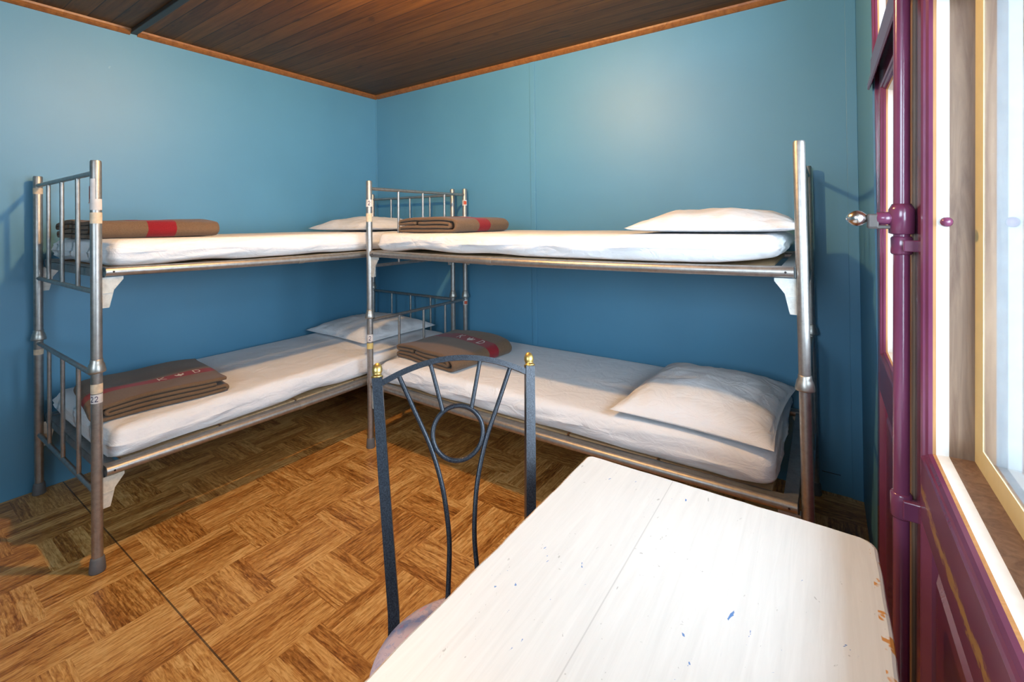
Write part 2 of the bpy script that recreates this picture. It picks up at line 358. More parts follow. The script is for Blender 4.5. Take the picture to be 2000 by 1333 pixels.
# ------------------------------------------------------------------ french window
ZS, ZT = .855, 1.630
PROF = [(0, 0, 0), (.002, .004, 0), (.005, .005, 0), (.008, .010, 0), (.013, .012, 0), (.017, .013, 1), (.032, .015, 2), (.061, .017, 3), (.064, .045, 4)]
PM = [MPL, MBR2, MWHT, MBRN, MYEL]
def moulding(name, parent, ya, yb, za, zb, prof=PROF, x0=X0):
    """mitred glazing rebate around an opening: ya far, yb near (ya > yb)"""
    mb = MB()
    for (d0, t0, _), (d1, t1, mi) in zip(prof[:-1], prof[1:]):
        def ring(d, t): x = x0 + d; return [(x, ya - t, za + t), (x, yb + t, za + t), (x, yb + t, zb - t), (x, ya - t, zb - t)]
        A = ring(d0, t0); B = ring(d1, t1)
        for i in range(4): j = (i + 1) % 4; mb.add([A[i], A[j], B[j], B[i]], [[0, 1, 2, 3]], mi)
    return mb.build(name, PM, parent)
def leaf(idx, y0, y1, ya, yb, worn):
    root = bpy.data.objects.new('door_%d' % idx, None); COL.objects.link(root); root.location = (X0, (y0 + y1) / 2, 0); struct(root)
    D = .06; M = MPW if worn else MPL
    zr0, zr1 = .752, ZS
    MB().box((X0, ya, .0), (X0 + D, y0, 1.70), 0, .002).build('stile', MPL, root)
    MB().box((X0, y1, .0), (X0 + D, yb, 1.70), 0, .002).build('stile', MPL, root)
    MB().box((X0 + .0002, yb, zr0), (X0 + D, ya, zr1), 0, .0015).build('rail', M, root)
    MB().box((X0 + .0002, yb, ZT), (X0 + D, ya, 1.70), 0, .0015).build('rail', MPL, root)
    MB().box((X0 + .0002, yb, .0), (X0 + D, ya, .15), 0, .0015).build('rail', MPL, root)
    # raised lower panel with sloped border
    mb = MB(); x1, x2 = X0 + .014, X0 + .024
    def rg(x, t): return [(x, ya - t, .15 + t), (x, yb + t, .15 + t), (x, yb + t, zr0 - t), (x, ya - t, zr0 - t)]
    R = [rg(X0 + .001, 0), rg(X0 + .012, .012), rg(x2, .016), rg(x2, .030), rg(x1 - .004, .062)]
    for A, B in zip(R[:-1], R[1:]):
        for i in range(4): j = (i + 1) % 4; mb.add([A[i], A[j], B[j], B[i]], [[0, 1, 2, 3]])
    mb.add(R[-1], [[0, 1, 2, 3]]); bk = [(X0 + .05, p[1], p[2]) for p in rg(0, 0)]; mb.add(bk, [[3, 2, 1, 0]])
    mb.build('lower_panel', MPL, root)
    moulding('glazing_moulding', root, ya, yb, ZS, ZT)
    g = .0165
    MB().box((X0 + .0645, yb + g, ZS + g), (X0 + .0650, ya - g, ZT - g)).build('pane', MGL, root)
    # outer side of the sash frame beyond the glass
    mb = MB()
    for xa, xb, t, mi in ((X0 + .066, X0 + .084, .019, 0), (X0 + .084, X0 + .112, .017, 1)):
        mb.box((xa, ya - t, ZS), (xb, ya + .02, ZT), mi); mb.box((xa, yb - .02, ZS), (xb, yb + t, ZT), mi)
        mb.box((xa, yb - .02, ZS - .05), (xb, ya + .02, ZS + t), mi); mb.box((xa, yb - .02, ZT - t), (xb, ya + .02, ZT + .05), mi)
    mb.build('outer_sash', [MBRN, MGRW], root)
    return root
d1 = leaf(1, -.795, -1.452, -.852, -1.385, False)
d2 = leaf(2, -1.468, -2.200, -1.538, -2.125, True)
# raw timber cover strip at the meeting edge
MB().box((X0 - .006, -1.462, .02), (X0 + .02, -1.438, 1.70), 0, .002).build('meeting_strip', MBR2, d1)
MB().box((X0 - .004, -1.480, .02), (X0 + .03, -1.463, 1.70), 0, .002).build('meeting_strip', MBRN, d2)
# espagnolette bolt
RX, RY = 3.2175, -1.490
MB().tube([(RX, RY, .06), (RX, RY, 2.26)], .0118, 20).build('bolt_rod', MPL, d2)
gd = MB()
for z0, z1 in ((.722, .766), (1.185, 1.2170), (2.02, 2.06), (.12, .16)):
    gd.lathe([(0, .0135), (.003, .0155), (z1 - z0 - .003, .0155), (z1 - z0, .0135)], (RX, RY, z0)); gd.box((RX, RY - .022, z0 + .006), (X0 + .004, RY - .004, z1 - .006), 0, .002)
gd.build('rod_guide', MPL, d2)
HZ = 1.249
hb = MB(); hb.lathe([(0, .0135), (.002, .0185), (.044, .0185), (.054, .0135)], (RX, RY, 1.2205)); hb.lathe([(0, .0115), (.026, .0115), (.027, .010)], (RX - .008, RY, HZ), (-1, 0, 0))
hnd = hb.build('handle', MPL, d2)
kb = MB(); kb.lathe([(0, .008), (.004, .0075), (.010, .004), (.014, .0045)], (3.180, RY, HZ), (-1, 0, 0))
kb.lathe([(0, .003), (.003, .0075), (.009, .0125), (.016, .0145), (.022, .0135), (.028, .0095), (.032, .004), (.033, .0005)], (3.171, RY, HZ), (-1, 0, 0))
kb.build('knob', MCHROME, hnd)
ap = MB(); ap.box((3.170, RY - .009, HZ - .019), (3.203, RY + .009, HZ - .0125), 0, .002); ap.box((3.169, RY - .010, HZ - .018), (3.186, RY + .010, HZ + .008), 0, .003); ap.build('handle_arm', m_steel('dimmed_chrome', (.10, .085, .080), .45, .35), hnd)  # chrome colour darkened to mute the window's reflection
sb = MB(); sb.lathe([(0, .008), (.004, .0078), (.008, .0055), (.010, .001)], (X0 + .0285, -1.555, 1.243), (-.2, -1, 0)); sb.build('stay_button', MPL, d2)
# both leaves stand a touch out of plumb
bpy.context.view_layer.update()
for d_ in (d1, d2): d_.rotation_euler[1] = .0145; d_.location.x -= .0125
# transom and fanlight above the leaves
fr = bpy.data.objects.new('window_1', None); COL.objects.link(fr); fr.location = (X0, -1.5, 0); struct(fr)
poly = [(X0 + .08, 1.702), (X0 - .001, 1.702), (X0 - .001, 1.690), (X0 - .004, 1.655), (X0 - .013, 1.645), (X0 - .013, 1.632), (X0 - .009, 1.628), (X0 + .0, 1.634), (X0 - .001, 1.640)]
tb = MB(); tb.prism([(X0 + .02, DY0, 1.700), (X0 + .02, DY0, 1.735), (X0 - .003, DY0, 1.735), (X0 - .004, DY0, 1.672), (X0 - .012, DY0, 1.662), (X0 - .012, DY0, 1.646), (X0 - .0085, DY0, 1.643), (X0 - .0045, DY0, 1.648), (X0 - .003, DY0, 1.665), (X0 - .0015, DY0, 1.700)], (0, DY1 - DY0, 0))
tb.box((X0 + .02, DY1, 1.7005), (X0 + .1, DY0, 1.735))
tb.build('transom', MPL, fr)
for ya, yb in ((-.785, -1.44), (-1.50, -2.215)):
    moulding('glazing_moulding', fr, ya, yb, 1.735, 2.27); MB().box((X0 + .0645, yb + .017, 1.752), (X0 + .0650, ya - .017, 2.253)).build('pane', MGL, fr)
mb = MB(); mb.box((X0, -.785, 1.735), (X0 + .1, DY0, H), 0, .001); mb.box((X0, DY1, 1.735), (X0 + .1, -2.215, H), 0, .001); mb.box((X0, -1.50, 1.735), (X0 + .1, -1.44, 2.27), 0, .001); mb.box((X0, -2.215, 2.27), (X0 + .1, -.785, H), 0, .001)
mb.box((X0 + .004, -.793, 0), (X0 + .1, DY0, 1.70), 0, .001); mb.box((X0 + .004, DY1, 0), (X0 + .1, -2.203, 1.70), 0, .001)
mb.build('window_frame', MPL, fr)

w2 = bpy.data.objects.new('window_fill', None); COL.objects.link(w2); w2.location = (2.625, YB - .08, RW[2]); struct(w2)  # added window behind the camera, there to fill the room with daylight
mb = MB(); ya, yb = YB - .09, YB - .04
for a, b in (((RW[0], ya, RW[2]), (RW[0] + .05, yb, RW[3])), ((RW[1] - .05, ya, RW[2]), (RW[1], yb, RW[3])), ((RW[0] + .05, ya, RW[2]), (RW[1] - .05, yb, RW[2] + .05)), ((RW[0] + .05, ya, RW[3] - .05), (RW[1] - .05, yb, RW[3]))): mb.box(a, b)
mb.build('window_frame', MPL, w2); MB().box((RW[0] + .05, YB - .066, RW[2] + .05), (RW[1] - .05, YB - .065, RW[3] - .05)).build('pane', MGL, w2)
sh = MB(); MSHUT = m_simple('dimmed_shutter_paint', (.10, .115, .14), .5, 0, .06, 8, .2)  # added shutter over the bright outside view, its pale paint darkened
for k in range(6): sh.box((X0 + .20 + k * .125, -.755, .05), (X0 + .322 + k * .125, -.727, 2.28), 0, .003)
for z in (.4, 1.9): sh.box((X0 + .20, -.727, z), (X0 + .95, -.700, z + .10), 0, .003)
sh.build('added_shutter', MSHUT, fr)

# ------------------------------------------------------------------ bunk beds
def band(pos, z0, z1, r, mat, name, parent, a0=0, a1=360):
    n = 20; vs = []; fs = []
    for i in range(n + 1):
        a = math.radians(a0 + (a1 - a0) * i / n)
        for z in (z0, z1): vs.append((pos[0] + r * math.cos(a), pos[1] + r * math.sin(a), z))
    for i in range(n): fs.append([2 * i, 2 * i + 2, 2 * i + 3, 2 * i + 1])
    return MB().add(vs, fs, 0, True).build(name, mat, parent)
RP = .0168
def bunk(label, ends, along, bars, plates):
    """ends: two lists of (front post xy, rear post xy); along: unit vector from end 0 to end 1; lean: top offset"""
    (f0, b0, ln0), (f1, b1, ln1) = ends
    along = Vector(along); c = (Vector(f0) + Vector(b1)) / 2
    root = thing('bunk_bed', label, 'bunk bed', (c.x, c.y, 0), 'tubular steel bunk beds')
    def P(p, ln, z): return Vector((p[0] + ln[0] * (z - .75), p[1] + ln[1] * (z - .75), z))
    for (f, b, ln), frac in zip(ends, bars):
        f = Vector((f[0], f[1], 0)); b = Vector((b[0], b[1], 0))
        for p in (f, b):
            lower = MB().tube([P(p, ln, .012), P(p, ln, .735)], RP, 18).build('lower_post', MST, root)
            MB().lathe([(0, .0235), (.004, .0245), (.03, .0225), (.048, .0205), (.054, .0172)], P(p, ln, 0)).build('rubber_foot', MCAP, lower)
            up = MB().tube([P(p, ln, .735), P(p, ln, 1.486), P(p, ln, 1.4915)], [RP, RP, RP - .002], 18).build('upper_post', MST, root)
            MB().lathe([(0, RP), (.001, .0265), (.006, .0275), (.030, .0225), (.036, .0190), (.046, .0190), (.048, RP)], P(p, ln, .722)).build('collar', MCOLL, up)
        for zt, zb in ((.708, .280), (1.448, 1.013)):
            for z in (zt, zb): MB().tube([P(f, ln, z), P(b, ln, z)], .0092, 12).build('end_rail', MST, root)
            for t in frac:
                q = f.lerp(b, t); MB().tube([P(q, ln, zb), P(q, ln, zt)], .0076, 10).build('end_bar', MST, root)
    A = Vector((f0[0], f0[1], 0)); B = Vector((f1[0], f1[1], 0)); A2 = Vector((b0[0], b0[1], 0)); B2 = Vector((b1[0], b1[1], 0))
    inn = (A2 - A).normalized()
    for z, sag in ((.352, .012), (1.084, .011)):
        for p, q, s in ((A, B, 1), (A2, B2, -1)):
            p = p + along * .024; q = q - along * .024; L = (q - p).length
            pts = [p + (q - p) * (i / 12) + Vector((0, 0, z - sag * math.sin(math.pi * i / 12))) for i in range(13)]
            rail = MB().tube(pts, .0172, 16).build('side_rail', MST, root)
            # flat inner lip of the rail and the clip in the middle
            lp = MB(); i0 = inn * s
            for k in range(12):
                a, b_ = pts[k], pts[k + 1]; z1 = Vector((0, 0, .016)); z0 = Vector((0, 0, .011))
                lp.add([a + i0 * .004 + z0, b_ + i0 * .004 + z0, b_ + i0 * .036 + z0, a + i0 * .036 + z0, a + i0 * .004 + z1, b_ + i0 * .004 + z1, b_ + i0 * .036 + z1, a + i0 * .036 + z1],
                       [[0, 1, 2, 3], [7, 6, 5, 4], [0, 4, 5, 1], [1, 5, 6, 2], [2, 6, 7, 3], [3, 7, 4, 0]])
            lp.build('rail_lip', MST2, rail)
            mid = pts[6] - along * .18; MB().tube([mid - along * .015, mid + along * .015], .0186, 16).build('rail_clip', MCOLL, rail)
            for e in (pts[0] + along * .022, pts[-1] - along * .022):
                o = e - i0 * .0168; MB().tube([o + i0 * .002, o - i0 * .0008], .0035, 10).build('rivet', MDK, rail)
        # angle iron across each end
        for p, q, s in ((A, A2, 1), (B, B2, -1)):
            p = p + along * s * .030; q = q + along * s * .030; zz = Vector((0, 0, z))
            a0 = along * s * -.006; a1 = along * s * .034; mb = MB()
            mb.prism([p + a0 + zz + Vector((0, 0, .006)), p + a1 + zz + Vector((0, 0, .006)), p + a1 + zz + Vector((0, 0, .010)), p + a0 + zz + Vector((0, 0, .010))], q - p)
            mb.prism([p + a0 + zz + Vector((0, 0, -.026)), p + a0 * .3 + zz + Vector((0, 0, -.026)), p + a0 * .3 + zz + Vector((0, 0, .008)), p + a0 + zz + Vector((0, 0, .008))], q - p)
            mb.build('end_iron', MST2, root)
        # plywood bed boards under the mattress
        bd = MB(); n = 5; p = A + along * .085 + inn * .05; L = (B - A).length - .17; w = (A2 - A).length - .10
        for k in range(n):
            a = p + along * (L * k / n); e = along * (L / n - .012)
            bd.prism([a + Vector((0, 0, z - .004)), a + inn * w + Vector((0, 0, z - .004)), a + inn * w + Vector((0, 0, z + .006)), a + Vector((0, 0, z + .006))], e)
        bd.build('bed_boards', MPLY, root)
        # gusset brackets under the rail at each post
        for p, s, mt in ((A, 1, 0), (B, -1, 1), (A2, 1, 0), (B2, -1, 1)):
            mat = MCR if (plates == 'cream' and z < .5) else MGAL
            o = p + along * s * .016; zz = z - .020
            sh = [(0, 0), (.062, 0), (.062, -.010), (.034, -.048), (.022, -.105), (.020, -.112), (0, -.112)]
            mb = MB(); pr_ = [o - inn * .002 + along * s * a + Vector((0, 0, zz + h)) for a, h in sh]
            mb.prism(pr_, inn * .004)
            br = [(0, -.055), (.032, -.055), (.031, -.059), (0, -.059)]
            mb.prism([o - inn * .0045 + along * s * a + Vector((0, 0, zz + h)) for a, h in br], inn * .003)
            mb.prism([o + inn * .002 + along * s * a + Vector((0, 0, zz + h)) for a, h in ((0, 0), (.003, 0), (.003, -.112), (0, -.112))], inn * .026)
            mb.build('corner_bracket', mat, root)
    return root, P

ALB = Vector((0, 1, 0))
bl, PL = bunk('steel bunk bed along the left wall, its ladder-like end facing the room', [((.920, -2.0215), (.052, -2.0215), (.010, -.002)), ((.920, -.090), (.052, -.090), (.004, 0))],
              (0, 1, 0), ((.262, .524, .776), (.255, .498, .742)), 'cream')
br, PR = bunk('steel bunk bed along the back wall, ending beside the plum window', [((.9975, -.873), (.9975, -.047), (.004, 0)), ((3.054, -.873), (3.054, -.047), (-.008, 0))],
              (1, 0, 0), ((.259, .504, .746), (.259, .504, .746)), 'zinc')
# paper bands, tags and numbers on the posts
RB = RP + .0006
def stroke(mb, segs, fn, w, mi=0):
    """segs: polylines in (u,v); fn maps (u,v)->3D; ribbons of width w"""
    for poly in segs:
        for (a, b) in zip(poly[:-1], poly[1:]):
            a = Vector((a[0], a[1])); b = Vector((b[0], b[1])); d = (b - a); 
            if d.length < 1e-6: continue
            n = Vector((-d.y, d.x)).normalized() * w / 2; e = d.normalized() * w * .35; a = a - e; b = b + e; k = max(1, int(d.length / .08)); vs = []
            for i in range(k + 1):
                q = a.lerp(b, i / k); vs += [fn(*(q + n)), fn(*(q - n))]
            mb.add(vs, [[2 * i, 2 * i + 1, 2 * i + 3, 2 * i + 2] for i in range(k)], mi)
TWO = [(.1, .78), (.25, .97), (.6, 1.0), (.82, .82), (.78, .58), (.1, .02), (.88, .02)]
def number(root, pos, z, hgt, ang, txt, r):
    mb = MB()
    for i, ch in enumerate(txt):
        def fn(u, v, i=i):
            s = (u + i * 1.2 - (len(txt) * 1.2 - .2) / 2) * hgt * .62; a = math.radians(ang) + s / r
            return (pos[0] + r * math.cos(a), pos[1] + r * math.sin(a), z + (v - .5) * hgt)
        stroke(mb, [TWO], fn, .16)
    return mb.build('number', MINK, root)
A_ = lambda z: PL(Vector((.920, -2.0215, 0)), (.010, -.002), z); B_ = lambda z: PL(Vector((.052, -2.0215, 0)), (.010, -.002), z)
C_ = lambda z: PR(Vector((.9975, -.873, 0)), (.004, 0), z); D_ = lambda z: PR(Vector((.9975, -.047, 0)), (.004, 0), z)
band(A_(1.28), 1.263, 1.303, RB, MTAPE, 'paper_band', bl); band(A_(1.33), 1.312, 1.352, RB, MWT, 'paper_label', bl, -100, 60)
band(A_(1.38), 1.345, 1.425, RB + .0004, MWT, 'torn_sticker', bl, -75, -20); band(A_(1.36), 1.340, 1.398, RB + .001, MREDT, 'red_tag', bl, -150, -85)
tg = A_(1.345); MB().box((tg.x - .040, tg.y - .012, 1.337), (tg.x - .012, tg.y - .008, 1.341), 0, .001).build('tag_end', MTAPE, bl)
band(B_(1.42), 1.408, 1.436, RB, MTAPE, 'paper_band', bl); band(B_(.666), .655, .680, RB, MTAPE, 'paper_band', bl)
band(A_(.665), .648, .682, RB, MTAPE, 'paper_band', bl); band(A_(.63), .613, .645, RB, MWT, 'paper_label', bl, -120, 60)
number(bl, A_(.63), .629, .018, -38, '22', RB + .0006)
band(C_(1.36), 1.346, 1.386, RB, MWT, 'paper_label', br); number(br, C_(1.366), 1.366, .022, -40, '2', RB + .0006)
band(C_(1.28), 1.262, 1.310, RB, MTAPE, 'paper_band', br); band(C_(.61), .592, .632, RB, MWT, 'paper_label', br); band(C_(.57), .552, .584, RB, MYT, 'yellow_band', br)
number(br, C_(.612), .612, .022, -40, '2', RB + .0006)
band(D_(1.39), 1.372, 1.412, RB, MWT, 'paper_label', br); band(D_(1.397), 1.380, 1.404, RB + .0004, MREDT, 'red_mark', br, -75, 0)
band(D_(.69), .670, .706, RB, MWT, 'paper_label', br); band(D_(.69), .676, .698, RB + .0004, MREDT, 'red_mark', br, -75, 0)

# ------------------------------------------------------------------ mattresses
def N3(p, s): return noise.noise(Vector(p) * s)
def grid_steps(L, r, n):
    e = [0, r * .25, r * .55, r * .85, r * 1.25]; mid = [e[-1] + (L - 2 * e[-1]) * i / n for i in range(1, n)]
    return e + mid + [L - x for x in reversed(e)]
def softbox(x0, x1, y0, y1, z0, z1, r, nx, ny, nz, disp):
    X = grid_steps(x1 - x0, r, nx); Y = grid_steps(y1 - y0, r, ny); Z = grid_steps(z1 - z0, min(r, (z1 - z0) * .38), nz)
    lo = Vector((x0, y0, z0)); idx = {}; vs = []; fs = []
    rz = min(r, (z1 - z0) * .48)
    def V(i, j, k):
        if (i, j, k) in idx: return idx[(i, j, k)]
        p = Vector((X[i], Y[j], Z[k])) + lo
        q = Vector((min(max(p.x, x0 + r), x1 - r), min(max(p.y, y0 + r), y1 - r), min(max(p.z, z0 + rz), z1 - rz)))
        d = p - q; n = Vector((0, 0, 0))
        if d.length > 1e-9:
            n = d.normalized(); s = Vector((r, r, rz)); p = q + Vector((n.x * s.x, n.y * s.y, n.z * s.z))
        p = p + disp(p, n); idx[(i, j, k)] = len(vs); vs.append(p); return idx[(i, j, k)]
    nX, nY, nZ = len(X) - 1, len(Y) - 1, len(Z) - 1
    for i in range(nX):
        for j in range(nY):
            fs.append([V(i, j, nZ), V(i + 1, j, nZ), V(i + 1, j + 1, nZ), V(i, j + 1, nZ)]); fs.append([V(i, j, 0), V(i, j + 1, 0), V(i + 1, j + 1, 0), V(i + 1, j, 0)])
        for k in range(nZ):
            fs.append([V(i, 0, k), V(i + 1, 0, k), V(i + 1, 0, k + 1), V(i, 0, k + 1)]); fs.append([V(i, nY, k), V(i, nY, k + 1), V(i + 1, nY, k + 1), V(i + 1, nY, k)])
    for j in range(nY):
        for k in range(nZ):
            fs.append([V(0, j, k), V(0, j, k + 1), V(0, j + 1, k + 1), V(0, j + 1, k)]); fs.append([V(nX, j, k), V(nX, j + 1, k), V(nX, j + 1, k + 1), V(nX, j, k + 1)])
    return MB().add(vs, fs, 0, True)
def mattress(box, label, seed, r=.048, taper=None):
    x0, x1, y0, y1, z0, z1 = box; longx = (x1 - x0) > (y1 - y0); so = Vector((seed * 3.1, seed * 1.7, seed))
    def disp(p, n):
        s = p.x if longx else p.y; c = p.y if longx else p.x; h = (p.z - z0) / (z1 - z0)
        d = Vector((0, 0, 0)); side = max(0, 1 - abs(n.z)) if n.length else 0
        if n.length and abs(n.z) < .9:
            w = noise.noise(Vector((s * 5.5 + h * 1.3, c * 5.5, h * .8)) + so) * .007
            rg = 1 - abs(noise.noise(Vector((s * 3.4 - h * 1.5 + c, c * 1.5, h * 2.2)) + so * 2)); w += (rg ** 6) * .013 - .005
            d += Vector((n.x, n.y, 0)) * w
        if h < .5: d.z += max(0, noise.noise(Vector((s * 3.2, c * 3.2, 0)) + so)) * .022 * (1 - 2 * h) * (1 if n.length else 0)
        if h > .6: d.z += N3(p + so, 2.3) * .003 + N3(p + so, 7) * .0012
        if taper: d += taper(p, h)
        return d
    mb = softbox(x0, x1, y0, y1, z0, z1, r, 44 if longx else 18, 18 if longx else 44, 7, disp)
    c = Vector(((x0 + x1) / 2, (y0 + y1) / 2, z0)); e = thing('mattress', label, 'mattress', c, 'white sheeted bunk mattresses')
    mb.build('sheet', MSH, e); return e
mattress((.075, .900, -1.985, -.125, 1.096, 1.200), 'white sheeted mattress on the upper left bunk, under the long rolled blanket', 1)
mattress((.075, .900, -1.985, -.125, .364, .482), 'white sheeted mattress on the lower left bunk, by the post labelled 22', 2)
def tp(p, h):
    t = max(0, (p.x - 2.80) / .17); return Vector((0, 0, t * t * .016 * (1 - h)))
mattress((1.030, 2.995, -.858, -.062, 1.096, 1.198), 'white sheeted mattress on the upper bunk at the back wall', 3, .048, tp)
mattress((1.030, 2.975, -.858, -.062, .362, .478), 'white sheeted mattress on the lower bunk at the back wall, behind the chair', 4, .05, tp)

# ------------------------------------------------------------------ pillows
def pillow(label, loc, rot, a, b, T, seed, tilt=(0, 0), creases=False, flat=.22, droop=None, edge=.07):
    n = 44; vs = []; idx = {}; so = Vector((seed, seed * 2.3, 0))
    def hgt(u, v): return (max(0, 1 - abs(u) ** 2.4) ** .55) * (max(0, 1 - abs(v) ** 2.4) ** .55)
    R = Matrix.Rotation(rot, 3, 'Z')
    def pt(u, v, top):
        # pointed corners: edges drawn in between them
        x = a * u * (1 - edge * (1 - v * v)); y = b * v * (1 - edge * (1 - u * u)); h = hgt(u, v)
        wr = noise.noise(Vector((u * 2.2, v * 2.2, 0)) + so) * .010 + noise.noise(Vector((u * 6, v * 6, 3)) + so) * .004
        ed = min(1 - abs(u), 1 - abs(v)); wr += math.sin((u * 9 if abs(v) > abs(u) else v * 9) * 2.2 + seed) * .0035 * math.exp(-ed * 7) * min(1, ed * 12)
        z = T * flat + (T * (1 - flat) * h + wr * min(1, h * 2.5)) if top else T * flat * (1 - h ** .6)
        if not top: z = max(0, z)
        if creases and top:
            for cu in (-.34, .02, .36):
                z += .0046 * math.exp(-((v - cu + .03 * math.sin(u * 2)) / .026) ** 2) * h
            z += .0046 * math.exp(-((u - .0) / .026) ** 2) * h
        if droop: z += droop(u, v, h)
        z += tilt[0] * x + tilt[1] * y
        p = R @ Vector((x, y, 0)); return Vector((p.x + loc[0], p.y + loc[1], z + loc[2]))
    def st(i): t = -1 + 2 * i / n; return math.sin(t * math.pi / 2) * .35 + t * .65
    mb = MB()
    top = [[pt(st(i), st(j), True) for j in range(n + 1)] for i in range(n + 1)]
    bot = [[pt(st(i), st(j), False) for j in range(n + 1)] for i in range(n + 1)]
    V = []; F = []
    for g in (top, bot):
        o = len(V); V += [p for r in g for p in r]
        for i in range(n):
            for j in range(n):
                f = [o + i * (n + 1) + j, o + (i + 1) * (n + 1) + j, o + (i + 1) * (n + 1) + j + 1, o + i * (n + 1) + j + 1]; F.append(f if g is top else f[::-1])
    # close the seam
    rim = [(i, 0) for i in range(n)] + [(n, j) for j in range(n)] + [(i, n) for i in range(n, 0, -1)] + [(0, j) for j in range(n, 0, -1)]
    o = (n + 1) ** 2
    for (i, j), (k, l) in zip(rim, rim[1:] + rim[:1]): F.append([i * (n + 1) + j, o + i * (n + 1) + j, o + k * (n + 1) + l, k * (n + 1) + l])
    e = thing('pillow', label, 'pillow', (loc[0], loc[1], loc[2]), 'white pillows on the bunks'); mb.add(V, F, 0, True); mb.build('pillowcase', MSH, e); return e
pillow('soft white pillow at the far end of the upper left bunk, in the room corner', (.45, -.425, 1.2025), .02, .31, .285, .098, 1.3)
pillow('rumpled white pillow at the far end of the lower left bunk, in the room corner', (.42, -.40, .4845), -.03, .33, .31, .105, 2.6, (0, 0), True)
pillow('plump white pillow on the upper back bunk, nearest the window', (2.750, -.50, 1.2005), .03, .292, .33, .096, 3.9)
pillow('white pillow with ironed creases on the lower back bunk, nearest the window', (2.700, -.505, .4805), -.05, .285, .345, .118, 5.2, (0, 0), True)

